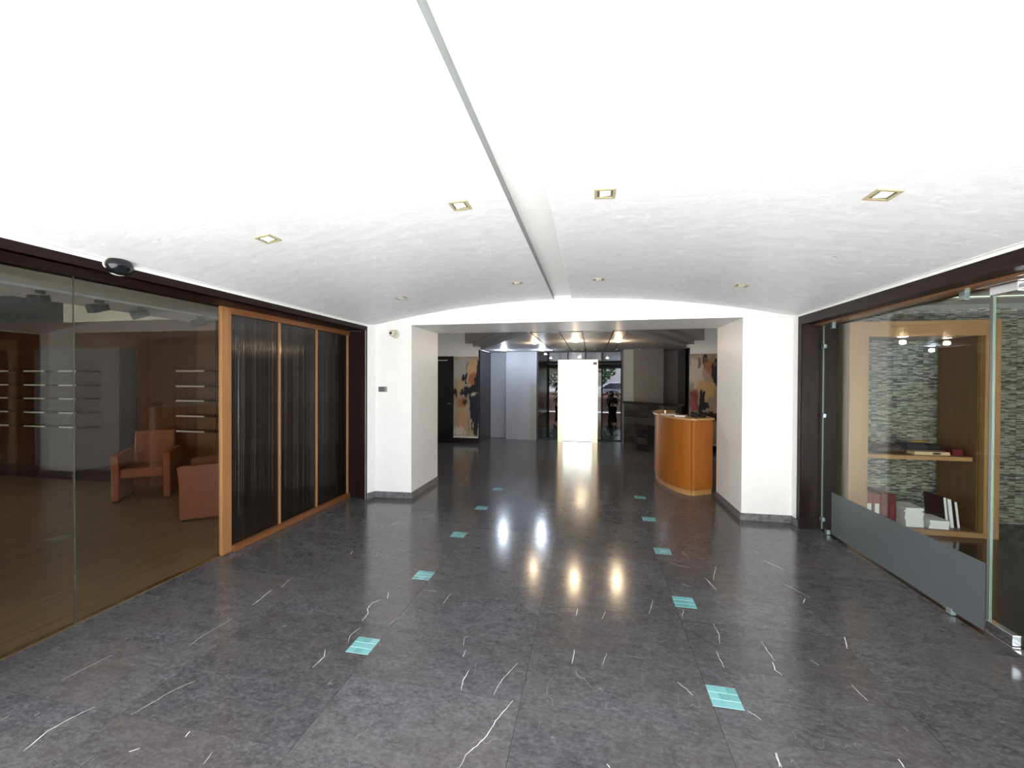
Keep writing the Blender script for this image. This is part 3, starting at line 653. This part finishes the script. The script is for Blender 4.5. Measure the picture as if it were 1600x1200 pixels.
B().box(.036, .056, -.011, -.008, -.026, .026).build('button', M['steel'], t, world=False)

# ------------------------------------------------------------------ lobby beyond
S('wall_left', B().box(-4.8, -4.6, YB, 10.1, 0, 2.95), M['white'])
S('wall_right', B().box(3.2, 3.4, YB, 10.1, 0, 2.95), M['white'])
S('wall_back', B().box(-4.8, -2.76, 9.9, 10.1, 0, 2.95), M['white'])
S('wall_back', B().box(2.185, 3.4, 9.9, 10.1, 0, 2.95), M['white'])
S('baseboard_back', B().box(-4.6, -2.76, 9.886, 9.9, 0.001, .13), M['blackmarble'])
S('baseboard_back', B().box(2.185, 3.2, 9.886, 9.9, 0.001, .13), M['blackmarble'])
S('trim_4', B().box(-4.6, -2.76, 9.888, 9.9, 2.222, 2.236), M['trim'])
S('trim_5', B().box(2.185, 3.2, 9.888, 9.9, 2.236, 2.25), M['trim'])
S('wall_left', B().box(-2.80, -2.758, 9.884, 11.0, 0, 2.375), M['charcoal'])
S('wall_right', B().box(2.185, 2.225, 9.884, 11.0, 0, 2.375), M['black'])
S('wall_back', B().box(-2.8, -2.24, 11.0, 11.2, 0, 2.95), M['greywall'])
S('wall_back', B().box(-2.28, -1.44, 10.80, 11.2, 0, 2.95), M['greywall'])
S('trim_6', B().box(-1.60, -1.44, 10.785, 10.80, .02, 1.52), M['palegrey'])
S('wall_back', B().prism([(.79, 10.32), (1.02, 10.26), (1.02, 11.2), (.80, 11.2)], 0, 2.95), M['palegrey'])  # paler return face: the light falling on it is put into its colour
S('wall_back', B().prism([(1.02, 10.26), (1.72, 10.26), (1.72, 11.2), (1.02, 11.2)], 0, 2.95), M['warmgrey'])
S('wall_back', B().box(1.66, 2.2, 10.95, 11.2, 0, 2.95), M['warmgrey'])
d = S('door_2', B().box(-3.92, -3.465, 9.86, 9.899, .004, 2.215), M['black'])
B().box(-3.90, -3.485, 9.853, 9.86, .02, 2.10).build('door_leaf', M['black'], d)
B().box(-3.88, -3.60, 9.825, 9.853, 2.10, 2.125).build('door_closer', M['steel'], d)
B().tube([(-3.52, 9.835, 1.0), (-3.60, 9.835, 1.0)], .009).build('handle', M['steel'], d)

# stepped ceiling
L1 = [(-1.03, 6.55), (.52, 6.55), (2.2, 10.1), (2.2, 11.2), (-2.75, 11.2), (-2.75, 9.9)]
def grow(p, a): return [(x + (a if x > XC else -a) * (1 if abs(x - XC) > 1.6 else .9), y - a * (.6 if y < 9 else .3 if y < 11 else 0)) for x, y in p]
lc = S('ceiling', B().prism(grow(L1, .16), 2.85, 2.94), M['lobbyceil'])
B().prism(grow(L1, .38), 2.54, 2.85).build('ceiling_step', M['lobbyceil'], lc)
B().prism(grow(L1, .19), 2.455, 2.54).build('ceiling_step', M['lobbyceil'], lc)
B().prism(L1, 2.402, 2.456).build('ceiling_step', M['lobbyceil'], lc)
B().prism(grow(L1, -.04), 2.3985, 2.402).build('joint_backing', M['blackmat'], lc)
xj = [-2.75, -1.9, -.97, -.50, -.135, .345, .56, 1.3, 2.2]
def yfront(x): # front edge of the bottom layer
    if x < -1.03: return 6.55 + (x + 1.03) / (-2.75 + 1.03) * (9.9 - 6.55)
    if x > .52: return 6.55 + (x - .52) / (2.2 - .52) * (10.1 - 6.55)
    return 6.55
jg = {-.97, -.50, -.135, .345, .56}
for a, c in zip(xj, xj[1:]):
    ga = .011 if a in jg else .0; gc = .011 if c in jg else .0
    a2, c2 = a + ga, c - gc
    poly = [(a2, yfront(a2))] + [(q, 6.55) for q in (-1.03, .52) if a2 < q < c2] + [(c2, yfront(c2)), (c2, 11.2), (a2, 11.2)]
    B().prism(poly, 2.38, 2.40).build('ceiling_panel', M['lobbyceil'], lc)
def cspot(x, y, z, kind, r, e, label, col):
    t = thing('ceiling_spot', (x, y, z), label, 'ceiling light', 'lit spots in the lobby ceiling')
    B().lathe([(r + .018, 0), (r + .018, -.006), (r + .004, -.009)], 24).build('ring', M['steel'], t, world=False)
    B().lathe([(r, -.009), (r * .9, -.014), (r * .4, -.02)], 20).build('bulb', M[kind], t, world=False)
    if e: o = lamp(x, y, z - .10, e, col, .04, 'spot_light')
W, K = (1, .74, .48), (.75, .85, 1)
cspot(-1.15, 8.3, 2.38, 'lampW', .055, 2.2, 'warm lobby ceiling spot, leftmost of the warm three', W)
cspot(-.30, 8.0, 2.38, 'lampW', .07, 3.5, 'warm lobby ceiling spot in the middle of the warm three', W)
cspot(.52, 8.14, 2.38, 'lampW', .07, 3.5, 'warm lobby ceiling spot, rightmost of the warm three', W)
cspot(-2.19, 10.1, 2.38, 'lampC', .06, 5, 'cool white ceiling spot above the grey wall panels, left one', K)
cspot(-1.22, 10.2, 2.38, 'lampC', .06, 5, 'cool white ceiling spot left of the lift, right one', K)
for x, y, s_ in ((-1.33, 12.0, 'nearest the grey wall, in the black corridor ceiling'), (-1.38, 14.1, 'second, deeper in the black corridor ceiling'), (-.38, 13.8, 'just above the lift'), (.55, 14.3, 'right of the lift, in the black corridor ceiling')):
    cspot(x, y, 2.395, 'lampS' if x != -.38 else 'lampW', .05, 0, 'small ceiling spot ' + s_, W)
# small unlit ceiling eyelets along the lobby ceiling edge
for i, (x, nm) in enumerate(((-.97, 'above the left lift corridor'), (-.42, 'above the lift left half'), (-.22, 'above the lift centre line'), (.10, 'above the lift right half'), (.62, 'above the right corridor'), (1.15, 'above the grey wall behind the marble wall'))):
    t = thing('eyelet_light', (x, 10.25, 2.38), 'tiny pale ceiling eyelet ' + nm, 'ceiling light', 'tiny eyelets at the back of the lobby ceiling')
    B().lathe([(.030, 0), (.030, -.006), (.018, -.010)], 16).build('ring', M['camwhite'], t, world=False)
    B().lathe([(.017, -.008), (.010, -.016)], 12).build('bulb', M['lampface'], t, world=False)

# paintings
import itertools
def painting(name, x0, x1, z0, z1, y, blobs, base, label):
    t = thing(name, ((x0 + x1) / 2, y, (z0 + z1) / 2), label, 'painting', 'abstract canvases flanking the lobby')
    B().box(x0, x1, y - .022, y - .001, z0, z1).build('canvas_frame', M['palegrey'], t)
    nx, nz = 60, 150; vs = []; fs = []; cols = []
    from mathutils import noise as NZ
    for j in range(nz + 1):
        for i in range(nx + 1):
            u, v = i / nx, j / nz; vs.append((x0 + (x1 - x0) * u, y - .0235, z0 + (z1 - z0) * v))
            uu = u + .10 * NZ.noise((u * 5, v * 9, 1)) + .04 * NZ.noise((u * 17, v * 30, 2)); vv = v + .04 * NZ.noise((u * 9, v * 14, 4)) + .02 * NZ.noise((u * 30, v * 9, 5))
            c = list(base); k = .5 + .5 * NZ.noise((u * 3, v * 5, 8)); c = [q * (.62 + .34 * k + .16 * NZ.noise((u * 26, v * 7, 3))) for q in c]
            for (cx, cz, rx_, rz_, col, soft) in blobs:
                dd = ((uu - cx) / rx_) ** 2 + ((vv - cz) / rz_) ** 2 + .7 * NZ.noise((u * 16, v * 20, cx * 9)) - .25
                a = min(1, max(0, (1 - dd) / soft)); c = [p * (1 - a) + q * a for p, q in zip(c, col)]
            cols.append((*c, 1))
    for j in range(nz):
        for i in range(nx):
            a = j * (nx + 1) + i; fs.append((a, a + 1, a + nx + 2, a + nx + 1))
    m = mat('painted_canvas', base, .5); g = NG(m); at = g.n('ShaderNodeAttribute', attribute_name='paint'); g.col(at.outputs['Color'])
    o = B().add(vs, fs).build('canvas', m, t)
    ca = o.data.color_attributes.new('paint', 'FLOAT_COLOR', 'POINT')
    ca.data.foreach_set('color', [q for c in cols for q in c])
bk, or_, cr_, nv, bl, rs = (.010, .010, .014), (.40, .15, .06), (.50, .40, .28), (.014, .014, .035), (.20, .23, .28), (.20, .05, .045)
painting('abstract_painting', -3.458, -2.79, .175, 2.205, 9.899, [
    (.35, .85, .40, .2, (.45, .44, .43), .8), (.72, .82, .2, .16, (.62, .40, .22), .9), (.38, .74, .07, .07, bk, .3), (.52, .82, .012, .13, bk, .5), (.50, .72, .04, .06, bk, .4),
    (.75, .70, .16, .10, or_, .8), (.95, .72, .10, .22, nv, .5), (.30, .62, .2, .07, (.5, .36, .2), .9), (.62, .57, .18, .055, bk, .4), (.80, .54, .15, .03, (.5, .46, .38), .5),
    (.05, .55, .08, .06, bk, .5), (.78, .49, .25, .02, bl, .4), (.35, .42, .2, .06, or_, .9), (.45, .44, .05, .04, bk, .7), (.92, .33, .26, .20, nv, .35), (.85, .60, .2, .05, bk, .5), (.5, .55, .2, .04, bk, .5), (.72, .36, .06, .16, bk, .5),
    (.35, .2, .22, .14, (.50, .30, .17), .9), (.88, .12, .10, .12, bk, .5), (.62, .15, .015, .08, bk, .5), (.2, .06, .3, .06, (.6, .56, .5), .9)], cr_, 'tall abstract canvas in cream, rust and black beside the black door')
painting('abstract_painting', 2.215, 2.95, .175, 2.23, 9.899, [
    (.2, .8, .25, .2, (.55, .48, .42), .9), (.30, .90, .04, .07, (.2, .12, .08), .6), (.45, .92, .05, .08, bk, .6), (.6, .86, .2, .09, (.35, .14, .07), .8), (.95, .93, .15, .06, bk, .4),
    (.80, .78, .12, .15, bk, .45), (.95, .70, .1, .12, bk, .5), (.5, .6, .25, .12, (.52, .33, .14), .9), (.15, .5, .16, .14, rs, .8), (.10, .42, .10, .08, (.32, .08, .1), .8),
    (.40, .50, .035, .09, bk, .4), (.46, .42, .12, .035, bk, .4), (.60, .30, .3, .06, bk, .45), (.35, .36, .08, .05, bk, .5), (.3, .28, .25, .04, (.35, .12, .07), .8)], (.42, .33, .24), 'abstract canvas in beige, maroon and black behind the reception desk')

# lift in the middle
t = thing('lift_portal', (-.34, 10.7, 0), 'bright pale metal lift with double doors in the middle of the far lobby', 'lift')
B().box(-.855, -.722, 10.70, 12.3, 0, 2.155).build('jamb', M['liftjamb'], t)
B().box(.028, .175, 10.70, 12.3, 0, 2.155).build('jamb', M['liftjamb'], t)
hd = B().box(-.722, .028, 10.70, 12.3, 1.972, 2.155).build('header', M['liftjamb'], t)
B().box(-.720, -.3435, 10.76, 10.79, .004, 1.972).build('door_panel', M['liftdoor'], t)
B().box(-.3395, .026, 10.76, 10.79, .004, 1.972).build('door_panel', M['liftdoor'], t)
B().box(-.722, .028, 10.70, 10.76, .0, .004).build('sill', M['blackmat'], t)
B().box(-.722, .028, 10.8, 12.3, .0, 1.97).build('cabin', M['blackmat'], t)
B().box(.055, .155, 10.688, 10.70, 2.02, 2.09).build('floor_indicator', M['smoke'], t, label='small grey floor indicator plate')
# corridor behind
S('floor', B().box(-2.4, 1.8, 11.3, 21.0, -.1, -.002), M['blackfloor'])
for i, y in enumerate((12.2, 14.0)):
    S('trim_%d' % (7 + i), B().box(-2.2, 1.55, y, y + .03, -.002, .002), M['blackmat'])
S('wall_left', B().box(-2.4, -2.2, 11.2, 21.0, 0, 2.95), M['charcoal'])
S('wall_right', B().box(1.55, 1.75, 11.2, 21.0, 0, 2.95), M['charcoal'])
cc = S('ceiling', B().box(-2.4, 1.8, 11.2, 21.2, 2.395, 2.6), M['black'])
B().box(-2.2, 1.55, 17.2, 17.5, 2.33, 2.395).build('ceiling_beam', M['warmgrey'], cc)
fa = S('window_3', B().box(-2.2, 1.55, 20.95, 21.05, 2.24, 2.395), M['blackmat'])
for x in (-2.2, -1.2, -.3, .52, 1.47):
    B().box(x, x + .07, 20.95, 21.05, 0, 2.24).build('window_mullion', M['blackmat'], fa)
for a, c in ((-2.13, -1.2), (-1.13, -.3), (-.23, .52), (.59, 1.47)):
    B().box(a, c, 20.99, 21.0, .02, 2.24).build('glass_pane', M['smokedglass'], fa)

# marble parapet
p0, p1 = (.775, 9.98), (1.80, 9.05)
mp = thing('marble_parapet', ((p0[0] + p1[0]) / 2, (p0[1] + p1[1]) / 2, 0), 'low black marble clad wall behind the reception desk', 'low wall')
def para(a, c, z0, z1, o=0., th=.18):
    dx, dy = p1[0] - p0[0], p1[1] - p0[1]; L = math.hypot(dx, dy); nx, ny = dy / L, -dx / L
    q0 = (p0[0] + dx * a, p0[1] + dy * a); q1 = (p0[0] + dx * c, p0[1] + dy * c)
    return B().prism([(q0[0] + nx * o, q0[1] + ny * o), (q1[0] + nx * o, q1[1] + ny * o), (q1[0] - nx * th, q1[1] - ny * th), (q0[0] - nx * th, q0[1] - ny * th)], z0, z1)
para(0, 1, 0, 1.05, -.02).build('core', M['blackmat'], mp)
for k in range(7):
    z0 = .004 + k * .152
    for (a, c) in ((0, .48), (.485, 1)) if k % 2 else ((0, .7), (.705, 1)):
        para(a, c, z0, z0 + .144, R.uniform(-.002, .004), .015).build('marble_plank', M['blackmarble'], mp)
para(-.01, 1.02, 1.068, 1.12, .03, .2).build('coping', M['black'], mp)

# reception desk
arc = [(1.30, 7.75), (1.10, 7.35), (1.052, 6.94), (1.075, 6.62), (1.13, 6.38), (1.20, 6.20), (1.285, 6.06), (1.378, 5.985)]
def densify(p, n=5):
    out = []
    for i in range(len(p) - 1):
        a = p[max(i - 1, 0)]; b = p[i]; c = p[i + 1]; d_ = p[min(i + 2, len(p) - 1)]
        for k in range(n):
            s = k / n
            out.append(tuple(.5 * ((2 * b[q]) + (-a[q] + c[q]) * s + (2 * a[q] - 5 * b[q] + 4 * c[q] - d_[q]) * s * s + (-a[q] + 3 * b[q] - 3 * c[q] + d_[q]) * s ** 3) for q in (0, 1)))
    return out + [p[-1]]
A = densify(arc)
cx_, cy_ = 1.75, 6.9
def inset(p, k):
    o = []
    for x, y in p:
        dx, dy = cx_ - x, cy_ - y; L = math.hypot(dx, dy); o.append((x + dx / L * k, y + dy / L * k))
    return o
dk = thing('reception_desk', (1.4, 6.6, 0), 'curved orange maple reception desk by the right pier', 'desk')
B().prism(A + inset(A, .05)[::-1], .075, 1.055).build('curved_front', M['desk'], dk)
B().prism(inset(A, .012) + inset(A, .06)[::-1], .001, .073).build('plinth', M['desktop'], dk)
B().prism([(1.384, 5.983), (1.43, 5.993), (1.700, 6.155), (1.690, 6.215), (1.38, 6.045)], .075, 1.055).build('end_panel', M['desk'], dk)
B().prism([(1.39, 5.995), (1.43, 6.003), (1.690, 6.162), (1.68, 6.215), (1.39, 6.055)], .001, .073).build('plinth', M['desktop'], dk)
out_ = inset(A, -.035)
B().prism(out_ + [(1.44, 5.955), (1.712, 6.12), (1.70, 6.45), (1.60, 6.5)] + inset(A, .32)[::-1][4:], 1.056, 1.085).build('counter_top', M['desktop'], dk, bevel=.003)
B().box(1.62, 1.70, 6.22, 6.45, .02, 1.055).build('rear_upright', M['blackmat'], dk)
t = thing('paper_pad', (1.21, 6.55, 1.0865), 'white paper pad lying on the reception desk top', 'paper', rz=.3)
B().box(-.10, .10, -.14, .14, 0, .008).build('pages', M['paper'], t, world=False)
B().box(-.10, .10, .12, .142, .008, .0105).build('binding', M['greyplate'], t, world=False)
t = thing('notebook', (1.30, 6.28, 1.0865), 'small reddish brown notebook on the desk top', 'notebook', rz=-.4)
B().box(-.07, .07, -.09, .09, .002, .02).build('pages', M['paper'], t, world=False)
B().box(-.072, .072, -.092, .092, .02, .024).build('cover', M['leatherD'], t, world=False)
B().box(-.072, .072, -.092, .092, 0, .002).build('cover', M['leatherD'], t, world=False)
t = thing('desk_telephone', (1.52, 6.22, 1.0865), 'black telephone on the desk top near the right pier', 'telephone', rz=.4)
B().extrude([(-.08, 0), (.08, 0), (.08, .05), (-.08, .02)], 0, -.07, .07).build('phone_base', M['blackmat'], t, world=False, bevel=.004)
B().tube([(-.045, -.07, .045), (-.045, -.05, .062), (-.045, .05, .076), (-.045, .075, .062)], [.018, .012, .012, .018], 10).build('handset', M['blackmat'], t, world=False, smooth=True)
t = thing('brochure_stand', (1.16, 6.75, 1.0865), 'small pointed brass pen holder at the left end of desk top', 'pen holder')
B().lathe([(.03, 0), (.03, .004), (.022, .006), (.02, .05), (.022, .052)], 16).build('cup', M['brass'], t, world=False)
B().tube([(0, 0, .02), (-.04, 0, .12)], .004).build('pen', M['blackmat'], t, world=False)

# ------------------------------------------------------------------ outdoors
S('ground', B().box(-60, 60, -60, YF, -.12, -.02), M['asphalt'])
S('ground', B().box(-60, 60, 21.05, 80, -.12, -.02), M['asphalt'])
# street front of the building either side of the entrance
S('wall_front', B().box(-12.2, -11.6, YF - .2, 5.2, 0, 3.15), M['white'])
t = thing('garden_wall', (0, 22.6, 0), 'low peach garden wall with white coping outside the far glass', 'wall')
B().box(-6, 6, 22.5, 22.7, -.02, .92).build('wall_body', M['terracotta'], t)
B().box(-6, 6, 22.46, 22.74, .92, 1.0).build('coping', M['camwhite'], t)

def car(loc, rz, label):
    t = thing('car', loc, label, 'car', None, rz)
    prof = [(-2.1, .35), (-2.15, .62), (-2.05, .85), (-1.2, .98), (-.55, 1.38), (.55, 1.44), (1.35, 1.10), (1.95, 1.0), (2.1, .8), (2.12, .38)]
    m = B(); n = len(prof); vs = []; fs = []
    for yy, k in ((-.86, 0), (-.80, 1), (.80, 1), (.86, 0)):
        for x, z in prof: vs.append((x, yy * (1 if z < 1.05 else .82), z if k else (z if z < .9 else .9 + (z - .9) * .97)))
    for s_ in range(3):
        for i in range(n - 1): fs.append((s_ * n + i, s_ * n + i + 1, (s_ + 1) * n + i + 1, (s_ + 1) * n + i))
        fs.append((s_ * n + n - 1, s_ * n, (s_ + 1) * n, (s_ + 1) * n + n - 1))
    fs += [tuple(range(n)), tuple(range(3 * n, 4 * n))[::-1]]
    m.add(vs, fs).build('body', M['carpaint'], t, world=False, bevel=.04)
    for sy in (-1, 1):
        B().add([(-1.05, sy * .79, 1.0), (1.2, sy * .79, 1.03), (.5, sy * .715, 1.36), (-.48, sy * .715, 1.33)], [(0, 1, 2, 3)]).build('side_window', M['carglass'], t, world=False).location.y = sy * .045
        for x in (-1.35, 1.3):
            w_ = B().lathe([(.31, -.1), (.33, -.07), (.33, .07), (.31, .1)], 24, (x, sy * .78, .33), 1).build('wheel', M['rubber'], t, world=False)
            B().lathe([(.2, -.11), (.2, .11)], 16, (x, sy * .78, .33), 1).build('wheel_rim', M['steel'], w_, world=False)
    B().add([(-1.22, -.7, 1.0), (-1.22, .7, 1.0), (-.60, .62, 1.37), (-.60, -.62, 1.37)], [(0, 1, 2, 3)]).build('windscreen', M['carglass'], t, world=False).location = (-.03, 0, .02)
    return t
car((1.6, 26.5, .12), 0, 'pale silver car parked beyond the garden wall, seen through the far glass')
S('ground', B().box(-60, 60, 23.2, 80, -.02, .12), M['asphalt'])

def leaves(m, c, r, n, size, seed, droop=.4):
    q = random.Random(seed)
    for _ in range(n):
        d = Vector((q.gauss(0, 1), q.gauss(0, 1), q.gauss(0, 1))).normalized() * (q.random() ** .4)
        p = Vector(c) + Vector((d.x * r[0], d.y * r[1], d.z * r[2]))
        a = Vector((q.uniform(-1, 1), q.uniform(-1, 1), q.uniform(-.5, .5))).normalized(); b = a.cross(Vector((q.uniform(-1, 1), q.uniform(-1, 1), q.uniform(-1, 1)))).normalized()
        s = size * q.uniform(.6, 1.3); m.add([p - a * s, p + b * s * .4, p + a * s, p - b * s * .4], [(0, 1, 2, 3)])
    return m
def tree(x, y, h, r, mt, seed, label):
    t = thing('tree', (x, y, .1), label, 'tree', 'trees beyond the parked car')
    B().tube([(0, 0, 0), (.05, 0, h * .35), (0, .05, h * .7)], [.14, .11, .05]).build('trunk', M['bark'], t, world=False)
    stuff(leaves(B(), (0, 0, h * .62), (r, r, h * .42), 1500, .22, seed).build('crown', M[mt], t, world=False))
for i, (x, y, h, r, mt, lb) in enumerate(((-5.2, 27.0, 3.6, 1.7, 'leafB', 'bright green bushy tree seen left of the lift'), (-3.6, 34, 4.5, 2.4, 'leaf', 'green tree behind the garden wall, left of centre'),
        (.3, 31, 5, 1.7, 'leaf', 'green tree beyond the car, hidden in part by the lift'), (4.6, 34.5, 4.8, 1.9, 'leafB', 'bright green tree above the parked car'), (10.6, 36, 5.6, 2.6, 'leafD', 'dark green tree at the far right outside'), (-10.6, 38, 5.6, 2.8, 'leafD', 'dark green tree at the far left outside'))):
    tree(x, y, h, r, mt, 40 + i, lb)

def potted(x, y, h, mt, seed, label, n=46, L=.55):
    t = thing('potted_plant', (x, y, 0), label, 'plant', 'potted plants inside the far glass')
    B().lathe([(.17, 0), (.22, .36), (.23, .38), (.20, .38), (.19, .33)], 20).build('pot', M['pot'], t, world=False)
    B().lathe([(.19, .30), (.19, .335)], 20).build('soil', M['soil'], t, world=False)
    q = random.Random(seed)
    B().tube([(0, 0, .3), (.02, .01, h * .6), (-.01, 0, h * .85)], [.025, .02, .012]).build('stem', M['bark'], t, world=False)
    m = B()
    for k in range(n):
        a = q.uniform(0, 6.28); z0 = q.uniform(.45, .9) * h; ll = L * q.uniform(.6, 1.1); up = q.uniform(.1, .9)
        pts = []
        for s in range(6):
            u = s / 5; pts.append(Vector((math.cos(a) * ll * u, math.sin(a) * ll * u, z0 + up * ll * u - .9 * ll * u * u)))
        sd = Vector((-math.sin(a), math.cos(a), 0)); vs = []; fs = []
        for s, p in enumerate(pts):
            w_ = .045 * math.sin(math.pi * (s + .35) / 5.7); vs += [p - sd * w_, p + sd * w_ + Vector((0, 0, .004))]
            if s: fs.append((2 * s - 2, 2 * s - 1, 2 * s + 1, 2 * s))
        m.add(vs, fs)
    stuff(m.build('foliage', M[mt], t, world=False))
potted(1.02, 19.9, 1.25, 'leafD', 3, 'dark leafy potted plant right of the lift by the far glass', 60, .5)
potted(-1.5, 19.6, 1.75, 'leaf', 5, 'green potted plant left of the lift by the far glass', 60, .5)
